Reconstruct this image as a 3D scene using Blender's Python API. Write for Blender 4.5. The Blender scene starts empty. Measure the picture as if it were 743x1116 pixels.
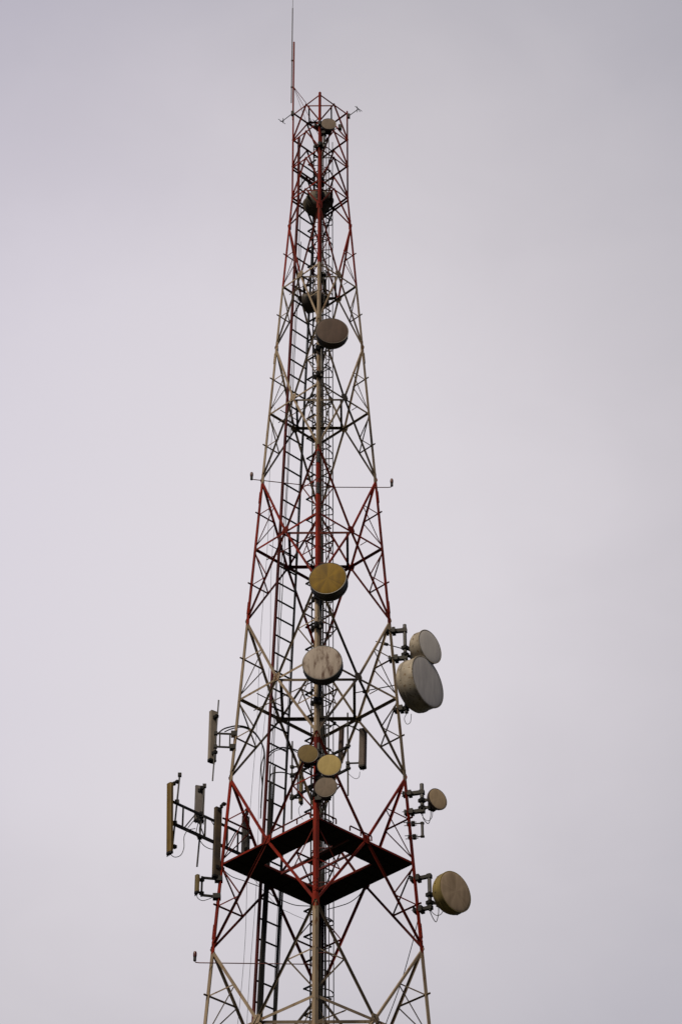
import bpy, math, random
from mathutils import Vector as V, Matrix
random.seed(7)
C = bpy.context.scene.collection
PI = math.pi
rad = math.radians

# ------------------------------------------------------------------ camera numbers (fitted to the tower's joints)
PW, PH = 743.0, 1116.0
FPX = 2629.35
PITCH, ROLL, YAW = rad(36.454), rad(0.1811), rad(0.6533)
CAM = V((0, -60, 1.6))
ROT = Matrix.Rotation(-YAW, 3, 'Z') @ Matrix.Rotation(PI/2 + PITCH, 3, 'X') @ Matrix.Rotation(-ROLL, 3, 'Z')

def at(px, py, Y):
    """world point on the vertical plane y = Y seen at that spot of the photograph (used to measure sizes and heights)"""
    d = ROT @ V(((px - PW/2)/FPX, -(py - PH/2)/FPX, -1.0))
    return CAM + d*((Y - CAM.y)/d.y)

def at_z(px, py, Z):
    d = ROT @ V(((px - PW/2)/FPX, -(py - PH/2)/FPX, -1.0))
    return CAM + d*((Z - CAM.z)/d.z)

# ------------------------------------------------------------------ materials
KA = .66     # scales base and alt colours down, paired with the raised exposure
def mat(name, base, alt, rough=.6, metal=0.0, scale=3.0, detail=6.0, streak=1.0, spots=None, spot_at=.62, bump=.0, spec=.4, spot_scale=None, vary=.0):
    m = bpy.data.materials.new(name); m.use_nodes = True
    nt = m.node_tree; N = nt.nodes; L = nt.links
    b = N['Principled BSDF']
    b.inputs['Roughness'].default_value = rough; b.inputs['Metallic'].default_value = metal
    b.inputs['Specular IOR Level'].default_value = spec
    tc = N.new('ShaderNodeTexCoord'); mp = N.new('ShaderNodeMapping')
    mp.inputs['Scale'].default_value = (1, 1, 1/streak)
    L.new(tc.outputs['Object'], mp.inputs['Vector'])
    n1 = N.new('ShaderNodeTexNoise'); n1.inputs['Scale'].default_value = scale; n1.inputs['Detail'].default_value = detail
    L.new(mp.outputs['Vector'], n1.inputs['Vector'])
    r = N.new('ShaderNodeValToRGB'); r.color_ramp.elements[0].position = .34; r.color_ramp.elements[1].position = .66
    r.color_ramp.elements[0].color = (*[c*KA for c in alt], 1); r.color_ramp.elements[1].color = (*[c*KA for c in base], 1)
    L.new(n1.outputs['Fac'], r.inputs['Fac'])
    col = r.outputs['Color']
    if spots:
        n2 = N.new('ShaderNodeTexNoise'); n2.inputs['Scale'].default_value = spot_scale or scale*4; n2.inputs['Detail'].default_value = 8
        L.new(mp.outputs['Vector'], n2.inputs['Vector'])
        r2 = N.new('ShaderNodeValToRGB'); r2.color_ramp.elements[0].position = spot_at; r2.color_ramp.elements[1].position = spot_at + .08
        L.new(n2.outputs['Fac'], r2.inputs['Fac'])
        mx = N.new('ShaderNodeMix'); mx.data_type = 'RGBA'
        L.new(r2.outputs['Color'], mx.inputs[0]); L.new(col, mx.inputs[6]); mx.inputs[7].default_value = (*spots, 1)
        col = mx.outputs[2]
    if vary:
        oi = N.new('ShaderNodeObjectInfo'); hv = N.new('ShaderNodeHueSaturation'); mr = N.new('ShaderNodeMapRange')
        mr.inputs['To Min'].default_value = 1 - vary; mr.inputs['To Max'].default_value = 1 + vary
        L.new(oi.outputs['Random'], mr.inputs['Value']); L.new(mr.outputs['Result'], hv.inputs['Value']); L.new(col, hv.inputs['Color'])
        col = hv.outputs['Color']
    L.new(col, b.inputs['Base Color'])
    if bump:
        bp = N.new('ShaderNodeBump'); bp.inputs['Strength'].default_value = bump; bp.inputs['Distance'].default_value = .01
        L.new(n1.outputs['Fac'], bp.inputs['Height']); L.new(bp.outputs['Normal'], b.inputs['Normal'])
    return m

def radome(name, base, alt, stain=None, stain_at=.6, wedge=.5):
    """weathered dish cover: fine radial wedges, vertical run-off streaks, stains"""
    m = bpy.data.materials.new(name); m.use_nodes = True
    nt = m.node_tree; N = nt.nodes; L = nt.links
    b = N['Principled BSDF']; b.inputs['Roughness'].default_value = .62; b.inputs['Specular IOR Level'].default_value = .15
    tc = N.new('ShaderNodeTexCoord'); sp = N.new('ShaderNodeSeparateXYZ'); L.new(tc.outputs['Object'], sp.inputs[0])
    an = N.new('ShaderNodeMath'); an.operation = 'ARCTAN2'; L.new(sp.outputs['X'], an.inputs[0]); L.new(sp.outputs['Z'], an.inputs[1])
    w = N.new('ShaderNodeTexNoise'); w.noise_dimensions = '1D'; w.inputs['Scale'].default_value = 1.7; w.inputs['Detail'].default_value = 5
    L.new(an.outputs[0], w.inputs['W'])
    mp = N.new('ShaderNodeMapping'); mp.inputs['Scale'].default_value = (7, 7, 1.3); L.new(tc.outputs['Object'], mp.inputs['Vector'])
    n1 = N.new('ShaderNodeTexNoise'); n1.inputs['Scale'].default_value = 1.0; n1.inputs['Detail'].default_value = 6; L.new(mp.outputs['Vector'], n1.inputs['Vector'])
    ad = N.new('ShaderNodeMix'); ad.data_type = 'FLOAT'; ad.inputs[0].default_value = wedge
    L.new(n1.outputs['Fac'], ad.inputs[2]); L.new(w.outputs['Fac'], ad.inputs[3])
    r = N.new('ShaderNodeValToRGB'); r.color_ramp.elements[0].position = .36; r.color_ramp.elements[1].position = .64
    r.color_ramp.elements[0].color = (*[c*KA for c in alt], 1); r.color_ramp.elements[1].color = (*[c*KA for c in base], 1)
    L.new(ad.outputs[0], r.inputs['Fac']); col = r.outputs['Color']
    if stain:
        mp2 = N.new('ShaderNodeMapping'); mp2.inputs['Scale'].default_value = (7, 7, 2.0); mp2.inputs['Location'].default_value = (3.3, 1, 2.1)
        L.new(tc.outputs['Object'], mp2.inputs['Vector'])
        n2 = N.new('ShaderNodeTexNoise'); n2.inputs['Scale'].default_value = 1; n2.inputs['Detail'].default_value = 9; n2.inputs['Roughness'].default_value = .65
        L.new(mp2.outputs['Vector'], n2.inputs['Vector'])
        r2 = N.new('ShaderNodeValToRGB'); r2.color_ramp.elements[0].position = stain_at; r2.color_ramp.elements[1].position = stain_at + .16
        L.new(n2.outputs['Fac'], r2.inputs['Fac'])
        mx = N.new('ShaderNodeMix'); mx.data_type = 'RGBA'; L.new(r2.outputs['Color'], mx.inputs[0]); L.new(col, mx.inputs[6]); mx.inputs[7].default_value = (*stain, 1)
        col = mx.outputs[2]
    L.new(col, b.inputs['Base Color'])
    return m

RED = mat('red_paint', (.33, .024, .009), (.14, .015, .010), .6, 0, 2.2, 7, 3, spots=(.10, .03, .022), spot_at=.585, vary=.10, spec=.18)
WHITE = mat('cream_paint', (.44, .355, .27), (.27, .215, .16), .6, 0, 2.0, 7, 3, spots=(.15, .085, .045), spot_at=.57, vary=.10, spec=.18)
STEEL = mat('dark_galvanised_steel', (.022, .023, .026), (.013, .013, .015), .6, .1, 3, vary=.1, spec=.25)
GREY = mat('grey_galvanised_pipe', (.11, .112, .12), (.06, .06, .066), .55, .2, 4, vary=.08)
BLACK = mat('black_cable_sheath', (.018, .018, .02), (.01, .01, .011), .55, 0, 5)
GRATE = mat('dark_steel_grating', (.025, .022, .022), (.015, .013, .013), .8, 0, 6, spec=.1)
RUSTRED = mat('dark_red_rail_paint', (.16, .018, .018), (.07, .012, .012), .6, 0, 3, 6, 3)
CONC = mat('concrete', (.34, .33, .31), (.24, .23, .21), .85, 0, 2)
LAMP = mat('dark_red_lamp_glass', (.10, .010, .014), (.06, .008, .01), .4, 0, 5)
GRASS = mat('dry_grass', (.028, .032, .015), (.016, .02, .010), .9, 0, .25, 10)

# ------------------------------------------------------------------ mesh helpers
class MB:
    def __init__(s): s.v = []; s.f = []; s.m = []
    def add(s, vs, fs, mi=0):
        k = len(s.v); s.v += [tuple(x) for x in vs]; s.f += [tuple(i + k for i in f) for f in fs]; s.m += [mi]*len(fs); return s
    def prism(s, p, q, prof, a, b, mi=0, prof2=None):
        n = len(prof); prof2 = prof2 or prof
        vs = [p + a*x + b*y for x, y in prof] + [q + a*x + b*y for x, y in prof2]
        fs = [(i, (i+1) % n, n + (i+1) % n, n + i) for i in range(n)] + [tuple(range(n))[::-1], tuple(range(n, 2*n))]
        return s.add(vs, fs, mi)
    def ell(s, p, q, a, b, size, t, mi=0, size2=None):
        """steel angle: corner on p-q, one flange along a, the other along b"""
        pr = lambda z: [(0, 0), (z, 0), (z, t), (t, t), (t, z), (0, z)]
        return s.prism(p, q, pr(size), a, b, mi, pr(size2 or size))
    def bar(s, p, q, w, h, mi=0, up=V((0, 0, 1))):
        d = (q - p).normalized(); a = d.cross(up)
        if a.length < 1e-3: a = d.cross(V((0, 1, 0)))
        a.normalize(); b = a.cross(d)
        return s.prism(p, q, [(-w/2, -h/2), (w/2, -h/2), (w/2, h/2), (-w/2, h/2)], a, b, mi)
    def box(s, c, ax, ay, az, mi=0):
        return s.prism(c - az, c + az, [(-1, -1), (1, -1), (1, 1), (-1, 1)], ax, ay, mi)
    def tube(s, pts, r, n=8, mi=0):
        pts = [V(p) for p in pts]; vs = []; fs = []
        d0 = (pts[1] - pts[0]).normalized()
        a = d0.cross(V((.31, .22, .92)))
        if a.length < .05: a = d0.cross(V((1, 0, 0)))
        a.normalize()
        for i, p in enumerate(pts):
            d = (pts[min(i+1, len(pts)-1)] - pts[max(i-1, 0)]).normalized()
            a = (a - d*a.dot(d)).normalized(); b = d.cross(a)
            for k in range(n):
                t = 2*PI*k/n; vs.append(p + (a*math.cos(t) + b*math.sin(t))*r)
        for i in range(len(pts)-1):
            for k in range(n):
                fs.append((i*n+k, i*n+(k+1) % n, (i+1)*n+(k+1) % n, (i+1)*n+k))
        fs += [tuple(range(n))[::-1], tuple(range((len(pts)-1)*n, len(pts)*n))]
        return s.add(vs, fs, mi)
    def lathe(s, prof, n=48, mi=0, axis='Y', closed=False):
        """prof: (radius, y) pairs turned about the local y axis"""
        vs = []; fs = []; m = len(prof)
        for r, y in prof:
            for k in range(n):
                t = 2*PI*k/n
                vs.append((r*math.cos(t), y, r*math.sin(t)) if axis == 'Y' else (r*math.cos(t), r*math.sin(t), y))
        for i in range(m-1):
            for k in range(n):
                fs.append((i*n+k, (i+1)*n+k, (i+1)*n+(k+1) % n, i*n+(k+1) % n))
        if closed:
            for k in range(n): fs.append(((m-1)*n+k, k, (k+1) % n, (m-1)*n+(k+1) % n))
        else:
            fs += [tuple(range(n)), tuple(range((m-1)*n, m*n))[::-1]]
        return s.add(vs, fs, mi)
    def build(s, name, mats, parent=None, smooth=None):
        me = bpy.data.meshes.new(name)
        off = V((0, 0, 0))
        inv = parent['_inv'] if (parent is not None and parent.get('_w')) else None
        vs = s.v
        if parent is not None and id(parent) and parent.name in FRAME:
            M = FRAME[parent.name]; vs = [M @ V(x) for x in s.v]
        me.from_pydata([tuple(x) for x in vs], [], s.f)
        for x in (mats if isinstance(mats, (list, tuple)) else [mats]): me.materials.append(x)
        me.polygons.foreach_set('material_index', s.m)
        me.update()
        import bmesh
        bm = bmesh.new(); bm.from_mesh(me); bmesh.ops.recalc_face_normals(bm, faces=bm.faces); bm.to_mesh(me); bm.free()
        if smooth:
            me.polygons.foreach_set('use_smooth', [True]*len(me.polygons))
            try: me.set_sharp_from_angle(angle=rad(smooth))
            except Exception: pass
        o = bpy.data.objects.new(name, me); C.objects.link(o)
        if parent is not None: o.parent = parent
        return o

FRAME = {}      # thing name -> matrix that takes world points into that thing's own frame
def thing(name, label, cat, loc, rotz=0, group=None, world=True):
    o = bpy.data.objects.new(name, None); C.objects.link(o)
    o.empty_display_size = .2
    o.location = loc; o.rotation_euler = (0, 0, rotz)
    o['label'] = label; o['category'] = cat
    if group: o['group'] = group
    if world: FRAME[o.name] = (Matrix.Translation(V(loc)) @ Matrix.Rotation(rotz, 4, 'Z')).inverted()
    return o
def sub(mb, name, mats, part, root, smooth=None):
    """a sub-part: world points, parented to a part that sits at its thing's origin"""
    FRAME[part.name] = FRAME[root.name]
    return mb.build(name, mats, part, smooth)

def arc(points, n=6):
    """smooth curve through points (Catmull-Rom)"""
    P = [V(p) for p in points]; P = [P[0]*2 - P[1]] + P + [P[-1]*2 - P[-2]]; out = []
    for i in range(1, len(P)-2):
        for k in range(n):
            t = k/n
            out.append(.5*((2*P[i]) + (P[i+1]-P[i-1])*t + (2*P[i-1]-5*P[i]+4*P[i+1]-P[i+2])*t*t + (3*P[i]-P[i-1]-3*P[i+1]+P[i+2])*t**3))
    return out + [P[-2]]

# ------------------------------------------------------------------ tower geometry
PHI = rad(-.959)
LV = dict(T0=63.369, T1=62.048, T2=60.762, T3=59.279, J5=58.012, H6=55.220, J7=52.618, H8=49.836, J9=47.187, H10=44.518,
          J11=41.896, H12=39.148, J13=36.517, H14=33.748, J15=31.134, H16=28.363, J17=25.5)
ANG = dict(N=-PI/2, R=0.0, F=PI/2, L=PI)
ORDER = 'NRFL'
def rr(z): return .976 + .0679*max(0.0, LV['T3'] - z)
def leg(k, z):
    t = ANG[k] + PHI; r = rr(z)
    return V((r*math.cos(t), r*math.sin(t), z))
def mid(ab, z): return (leg(ab[0], z) + leg(ab[1], z))*.5
def toward(a, b):
    d = leg(b, 50) - leg(a, 50); d.z = 0
    return d.normalized()
FACES = ['LN', 'NR', 'RF', 'FL']
def normal(ab):
    n = mid(ab, 50); n.z = 0
    return n.normalized()
def frac(z): return min(1, max(0, (63.4 - z)/32))
def band(z):
    if z > LV['H6']: return 0
    if z > LV['J9']: return 1
    if z > LV['J11']: return 0
    if z > LV['J13']: return 1
    if z > LV['J15']: return 0
    if z > 19.5: return 1
    if z > 9.8: return 0
    return 1
PAINT = [RED, WHITE]
SHADED = [mat('shaded_red_paint', (.17, .018, .010), (.08, .012, .009), .65, 0, 2.5, 7, 3, spots=(.05, .02, .015), spot_at=.6, vary=.12, spec=.15),
         mat('shaded_cream_paint', (.20, .16, .12), (.10, .082, .066), .65, 0, 2.5, 7, 3, spots=(.07, .05, .035), spot_at=.6, vary=.12, spec=.15)]  # darker copies of the band paints: underside shade put into the colour

tower = thing('lattice_tower', 'tall square steel lattice tower painted in red and cream bands', 'tower', (0, 0, 0))

# legs: steel angles, corner outwards, in painted bands
LEGZ = [LV[k] for k in ('T0', 'T1', 'T2', 'T3', 'J5', 'H6', 'J7', 'H8', 'J9', 'H10', 'J11', 'H12', 'J13', 'H14', 'J15', 'H16', 'J17')] + [22.5, 19.5, 16.4, 13.2, 9.8, 6.4, 3.2, .35]
def leg_size(z): return .068 + .050*frac(z)
for i, k in enumerate(ORDER):
    m = MB(); a = toward(k, ORDER[i-1]); b = toward(k, ORDER[(i+1) % 4])
    for z1, z0 in zip(LEGZ, LEGZ[1:]):
        top = leg(k, z1) + V((0, 0, .09 if z1 == LEGZ[0] else 0))
        m.ell(leg(k, z0), top, a, b, leg_size(z0), .012, band((z0+z1)/2), leg_size(z1))
    lg = m.build('leg', PAINT, tower)
    # splice plates wrapped round the joints of the leg sections
    zs = [LV['J7'] - .5, LV['J11'] + .45, LV['J15'] + .5] + ([LV['J9'] - .5, LV['J9'] - 1.75] if k == 'N' else [LV['J9'] - .7])
    o_ = -(a + b)*.012
    for z in zs:
        L_ = .22; sp = MB()
        sp.ell(leg(k, z-L_) + o_, leg(k, z+L_) + o_, a, b, leg_size(z)*.82, .010, 0)
        for q in (-.15, -.05, .05, .15):
            for d in (a, b):
                c = leg(k, z+q) + o_*1.2 + d*leg_size(z)*.42
                nn = (b if d is a else a)*-1
                sp.box(c, d*.012, nn*.012, V((0, 0, .012)), 0)
        sub(sp, 'splice_plate', [GREY if (k == 'N' and LV['J9'] - 2 < z < LV['J9']) else PAINT[band(z)]], lg, tower)

def member(pts, n, size, t, off, mi_fn, flip=1, vert_down=True):
    """bent steel angle lying in a face of the tower; n points outwards"""
    m = MB()
    for p, q in zip(pts, pts[1:]):
        d = (q - p).normalized(); nn = (n - d*n.dot(d)).normalized(); u = nn.cross(d)
        if (u.z > 0) == vert_down: u = -u
        p2, q2 = p + nn*off, q + nn*off
        m.ell(p2, q2, u, -nn*flip, size, t, mi_fn((p.z + q.z)/2))
    return m

HZ = ['T0', 'T1', 'T2', 'T3', 'H6', 'H8', 'H10', 'H12', 'H14', 'H16']
for h in HZ:
    z = LV[h]; s = (.046 + .036*frac(z)) if h != 'H14' else .058
    mi = 1 if h == 'H6' else band(z)
    for ab in FACES:
        member([leg(ab[0], z), leg(ab[1], z)], normal(ab), s, .009, -.028, lambda zz: mi).build('horizontal_beam', PAINT, tower)
    for ab in (('RF', 'FL') if h == 'T3' else ('FL',) if h == 'T2' else ()):
        member([leg(ab[0], z - .14), leg(ab[1], z - .14)], normal(ab), s, .009, -.028, lambda zz: mi).build('horizontal_beam', PAINT, tower)
    if h in ('T1', 'T2', 'H14'): continue
    M = {ab: mid(ab, z) for ab in FACES}
    up = V((0, 0, 1))
    for x, y in (('LN', 'NR'), ('NR', 'RF'), ('RF', 'FL'), ('FL', 'LN')):
        p, q = M[x] - normal(x)*.10 - up*.015, M[y] - normal(y)*.10 - up*.015
        d = (q-p).normalized(); inn = V((-p.x-q.x, -p.y-q.y, 0)).normalized()
        MB().ell(p, q, inn, -up, s*1.15, .008, mi).build('plan_brace', SHADED, tower)
    if h[0] == 'H':
        # two light cross ties that carry the climbing ladder
        p, q = (leg('N', z) + M['NR'])*.5, (leg('L', z)*.62 + M['FL']*.38)
        MB().ell(p - up*.11, q - up*.11, -up, V((.7, .7, 0)), s*.5, .007, mi).build('cross_tie', SHADED, tower)
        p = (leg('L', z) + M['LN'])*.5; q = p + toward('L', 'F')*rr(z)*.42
        MB().ell(p - up*.17, q - up*.17, -up, V((-.7, .7, 0)), s*.5, .007, mi).build('cross_tie', SHADED, tower)
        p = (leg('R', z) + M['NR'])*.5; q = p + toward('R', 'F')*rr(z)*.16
        MB().ell(p - up*.05, q - up*.05, -up, V((.7, .7, 0)), s*.42, .007, mi).build('cross_tie', SHADED, tower)

# braces: inverted V in the straight top, X panels below
def pt_on(p, q, f): return p*(1-f) + q*f
for a, b in (('T0', 'T1'), ('T1', 'T2'), ('T2', 'T3'), ('T3', 'J5')):
    for ab in FACES:
        for i, c in enumerate(ab):
            member([mid(ab, LV[a]), leg(c, LV[b])], normal(ab), .044, .008, -.024 if c in 'LR' else -.004, band, -1 if c in 'LR' else 1).build('diagonal_brace', PAINT if c in 'LR' else SHADED, tower)
panels = [('J5', 'H6', 'J7'), ('J7', 'H8', 'J9'), ('J9', 'H10', 'J11'), ('J11', 'H12', 'J13'), ('J13', 'H14', 'J15'), ('J15', 'H16', 'J17')]
for a, h, b in panels:
    za, zh, zb = LV[a], LV[h], LV[b]; s = .041 + .025*frac(zh)
    for ab in FACES:
        n = normal(ab); M = mid(ab, zh); far = ab in ('RF', 'FL')
        for i in (0, 1):
            B = ab[i] in 'NF'
            member([leg(ab[i], za), M, leg(ab[1-i], zb)], n, s*(.9 if B else 1), .008, -.024 if B else -.004, band, -1 if B else 1).build('diagonal_brace', SHADED if B else PAINT, tower)
        # gusset plate where the braces cross
        g = MB(); t = toward(ab[0], ab[1])
        g.prism(M + n*.006, M + n*.016, [(-.15, 0), (-.09, .12), (.09, .12), (.15, 0), (.09, -.13), (-.09, -.13)], t, V((0, 0, 1)), 1 if h == 'H6' else band(zh))
        for bx in (-.07, .07):
            for bz in (-.05, .05):
                g.box(M + n*.02 + t*bx + V((0, 0, bz)), t*.011, n*.008, V((0, 0, .011)), 1 if h == 'H6' else band(zh))
        g.build('gusset_plate', PAINT, tower)
        for i, c in enumerate(ab):
            for zj in (za, zb):
                zm = (zh + zj)/2; P = leg(c, zm); Q = (M + leg(c, zj))*.5
                out = (P - Q).normalized()*(.13 if far else .02)
                member([P + out, Q], n, s*.62, .007, -.032, band).build('strut', PAINT, tower)
                member([leg(c, zh + (.10 if zj > zh else -.10)), Q], n, s*.52, .007, -.046, band).build('sub_diagonal', SHADED, tower)
# gusset plates on the legs
for jn in ('J5', 'J7', 'J9', 'J11', 'J13', 'J15'):
    for ab in FACES:
        n = normal(ab); z = LV[jn]
        for i, c in enumerate(ab):
            if c not in 'NLR' : continue
            t = toward(c, ab[1-i]); P = leg(c, z)
            w = .13
            MB().prism(P + n*.003, P + n*.010, [(0.02, -.2), (w, -.12), (w, .12), (.02, .2)], t, V((0, 0, 1)), band(z + .05)).build('joint_plate', PAINT, tower)
# everything below the photograph's lower edge, plain
m = MB(); zz = [25.5, 22.5, 19.5, 16.4, 13.2, 9.8, 6.4, 3.2, .35]
for ab in FACES:
    n = normal(ab)
    for k in range(0, 8, 2):
        za, zh, zb = zz[k], zz[k+1], zz[k+2]; M = mid(ab, zh)
        pieces = [[leg(ab[0], zh), leg(ab[1], zh)]] + [[leg(ab[i], za), M, leg(ab[1-i], zb)] for i in (0, 1)]
        for j, pc in enumerate(pieces):
            mm = member(pc, n, .09, .009, -.004 - .012*j, band)
            k0 = len(m.v); m.v += mm.v; m.f += [tuple(i + k0 for i in f) for f in mm.f]; m.m += mm.m
ob = m.build('lower_bracing', PAINT, tower); ob['kind'] = 'stuff'
for k in ORDER:
    p = leg(k, 0)
    MB().prism(V((p.x, p.y, -.3)), V((p.x, p.y, .35)), [(-.55, -.55), (.55, -.55), (.55, .55), (-.55, .55)], V((1, 0, 0)), V((0, 1, 0))).build('footing', CONC, tower)

# mast stub over the left leg with its two stays
Lt = leg('L', LV['T0']); mt = at(318.9, 46, Lt.y)
m = MB(); m.tube([Lt + V((.02, 0, -.3)), V((Lt.x + .02, Lt.y, mt.z))], .032, 10)
stub = m.build('mast_stub', RED, tower, 40)
ms = V((Lt.x + .02, Lt.y, at(319, 95, Lt.y).z))
for q in (mid('LN', LV['T0']), mid('FL', LV['T0']), leg('N', LV['T1'])*.55 + leg('F', LV['T1'])*.45):
    MB().ell(ms, q, V((0, .7, .7)), V((0, -.7, .7)), .035, .006).build('mast_stay', RED, tower)

# ------------------------------------------------------------------ platform inside the tower (part of it)
zp = LV['H14'] - .066
out_r, in_r = rr(LV['H14']) - .05, 1.515
def ring(r, z): return {k: V((r*math.cos(ANG[k]+PHI), r*math.sin(ANG[k]+PHI), z)) for k in ORDER}
m = MB(); O0, I0, O1, I1 = ring(out_r, zp), ring(in_r, zp), ring(out_r, zp+.035), ring(in_r, zp+.035)
vs = [O0[k] for k in ORDER] + [I0[k] for k in ORDER] + [O1[k] for k in ORDER] + [I1[k] for k in ORDER]
fs = []
for i in range(4):
    j = (i+1) % 4
    fs += [(i, 4+i, 4+j, j), (8+i, 8+j, 12+j, 12+i), (i, j, 8+j, 8+i), (4+i, 12+i, 12+j, 4+j)]
m.add(vs, fs)
# cross plank over the opening
t1 = toward('N', 'L'); t2 = toward('N', 'R')
p0 = ring(in_r, zp-.01)['N'] + t2*.55
m.bar(p0 + t2*.28 - t1*.05, p0 + t2*.28 + t1*1.15, .42, .03)
plat = m.build('platform', GRATE, tower)
for (x0, y0), (x1, y1), wd in (((306, 953), (379, 915), .07), ((325, 959.5), (388, 928), .055)):
    p, q = at_z(x0, y0, zp - .03), at_z(x1, y1, zp - .03)
    sub(MB().ell(p, q, V((0, 0, 1)), V((.7, .7, 0)), wd, .008), 'cross_beam', [RUSTRED], plat, tower)
for i, k in enumerate(ORDER):
    j = ORDER[(i+1) % 4]
    a, b = ring(in_r, zp-.004)[k], ring(in_r, zp-.004)[j]
    sub(MB().ell(a, b, V((0, 0, 1)), (a+b).normalized(), .065, .008), 'inner_beam', [RED], plat, tower)
    for f in [x/9 for x in range(1, 9)]:
        p, q = pt_on(ring(out_r-.06, zp-.01)[k], ring(out_r-.06, zp-.01)[j], f), pt_on(a, b, f) + V((0, 0, -.006))
        # joists square to the edge
        e = (b-a).normalized(); w = ((q-p) - e*(q-p).dot(e))
        sub(MB().bar(p, p + w*.97, .035, .028), 'joist', [GRATE], plat, tower)
def low_rail(k, j, f0, f1, h=.16, posts=3):
    a, b = ring(out_r+.02, zp+.10)[k], ring(out_r+.02, zp+.10)[j]
    p, q = pt_on(a, b, f0), pt_on(a, b, f1); u = V((0, 0, h)); mm = MB()
    mm.tube([p, p+u*.8, p+u + (q-p)*.02] + [p+u + (q-p)*.98, q+u*.8, q], .022, 8)
    for s_ in range(1, posts): 
        c = pt_on(p, q, s_/posts); mm.tube([c, c+u*.98], .02, 8)
    sub(mm, 'low_rail', [RUSTRED], plat, tower, 40)
low_rail('N', 'L', .06, .47); low_rail('N', 'R', .06, .2, .15, 1); low_rail('N', 'R', .34, .56, .15, 2); low_rail('R', 'F', .2, .5, .15, 2)

# ------------------------------------------------------------------ whip antenna beside the mast stub
x0 = at(317.7, 95, Lt.y); tip = at(317.6, -8, Lt.y); wx = x0.x
wb = V((wx, Lt.y, at(317.6, 112, Lt.y).z))
w = thing('whip_antenna', 'slender grey whip antenna rising beside the red stub at the tower top', 'antenna', wb)
zt = at(317.4, 9, Lt.y).z
MB().tube([wb, V((wx, Lt.y, zt))], .019, 8).build('rod', GREY, w, 40)
MB().tube([V((wx, Lt.y, zt-.02)), V((wx + .02, Lt.y, tip.z + .6))], .008, 6).build('tip', GREY, w, 40)
for yy in (66, 95):
    z = at(318, yy, Lt.y).z
    MB().bar(V((wx-.03, Lt.y, z)), V((Lt.x+.05, Lt.y, z)), .05, .04).build('clamp', STEEL, w)

# ------------------------------------------------------------------ small crossed antennas on booms at the top corners
def crossed(label, base, d, L_):
    t = thing('crossed_antenna', label, 'antenna', base, 0, 'crossed antennas on the tower top')
    e = base + d*L_
    MB().tube([base - d*.08, e], .014, 8).build('boom', STEEL, t, 40)
    s = d.cross(V((0, 0, 1))).normalized()
    for k, (off, ax, ln) in enumerate(((-.005, s, .17), (-.07, V((0, 0, 1)), .12), (-.02, (s*.6 + V((0, 0, 1))*.5).normalized(), .12))):
        c = e + d*off
        MB().tube([c - ax*ln, c + ax*ln], .011, 6).build('element', STEEL, t, 40)
    MB().box(base, V((.05, 0, 0)), V((0, .05, 0)), V((0, 0, .09))).build('mounting_box', STEEL, t)
crossed('small dark crossed antenna on a boom sticking out of the top left corner', leg('L', LV['T0']) + V((-.0, -.03, -.02)), toward('N', 'L'), .55)
crossed('small dark crossed antenna on a boom sticking out of the top right corner', leg('R', LV['T0']) + V((.02, .02, -.12)), toward('F', 'R'), .5)

# ------------------------------------------------------------------ cable ladder on the far left face
dLF = toward('L', 'F'); nFL = normal('FL')
tl, tr = -.45, .31
def tray(z, t, inward=.09): return mid('FL', z) + dLF*t - nFL*inward
ztop_l, ztop_r, zbot = at(324.2, 150, tray(60, tl).y).z, at(330.5, 186, tray(60, tr).y).z, .2
tb = tray(.2, 0)
ladder = thing('cable_ladder', 'narrow cable ladder with slanting rungs climbing the tower behind its left leg', 'cable ladder', tb)
def tray_pts(t, zt, inward=.09): return [tray(zt, t, inward)] + ([tray(LV['T3'], t, inward)] if zt > LV['T3'] else []) + [tray(zbot, t, inward)]
def rail(t, zt, w, h):
    m = MB(); P = tray_pts(t, zt)
    for p, q in zip(P, P[1:]): m.prism(p, q, [(-w/2, -h/2), (w/2, -h/2), (w/2, h/2), (-w/2, h/2)], dLF, nFL)
    return m
rail(tl, ztop_l, .055, .085).build('rail', RUSTRED, ladder)
rail(tr, ztop_r, .032, .06).build('rail', STEEL, ladder)
z = ztop_r - .12; k = 0
while z > 25.6:
    mm = MB(); mm.bar(tray(z, tl), tray(z, tr), .045, .035); mm.build('rung', STEEL, ladder)
    z -= .62
mm = MB()
while z > .4: mm.bar(tray(z, tl), tray(z, tr), .045, .035); z -= .62
mm.build('lower_rungs', STEEL, ladder)

def feeder(name, label, cat, t, zt, r, inward, zb=.5, wob=.012, group=None):
    pts = []; z = zt; ph = random.random()*6
    while z > zb:
        pts.append(tray(z, t + wob*math.sin(z*.9+ph), inward + wob*.6*math.sin(z*.7+ph*2))); z -= .7
    pts.append(tray(zb, t, inward))
    o = MB().tube(pts, r, 7).build(name, BLACK, None, 50)
    o['label'] = label; o['category'] = cat
    if group: o['group'] = group
    return o
G = 'feeder cables strapped to the cable ladder'
for i in range(9):
    feeder('feeder_cable', 'thick black feeder cable in the bundle by the ladder\'s left rail, ending near the platform', 'cable', tl + .09 + .038*(i % 5), LV['J13'] + .9 - .55*(i % 4), .021, .14 + .05*(i//5), group=G)
for i, (t, zt, r) in enumerate(((tl+.10, 61.0, .011), (tl+.17, 57.5, .012), (tr-.10, 60.2, .008))):
    feeder('feeder_cable', ['thin black cable running up the ladder to the tower head', 'thin black cable on the ladder, ending just under the straight tower head', 'hair-thin cable inside the ladder\'s right rail'][i], 'cable', t, zt, r, .14)
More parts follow.
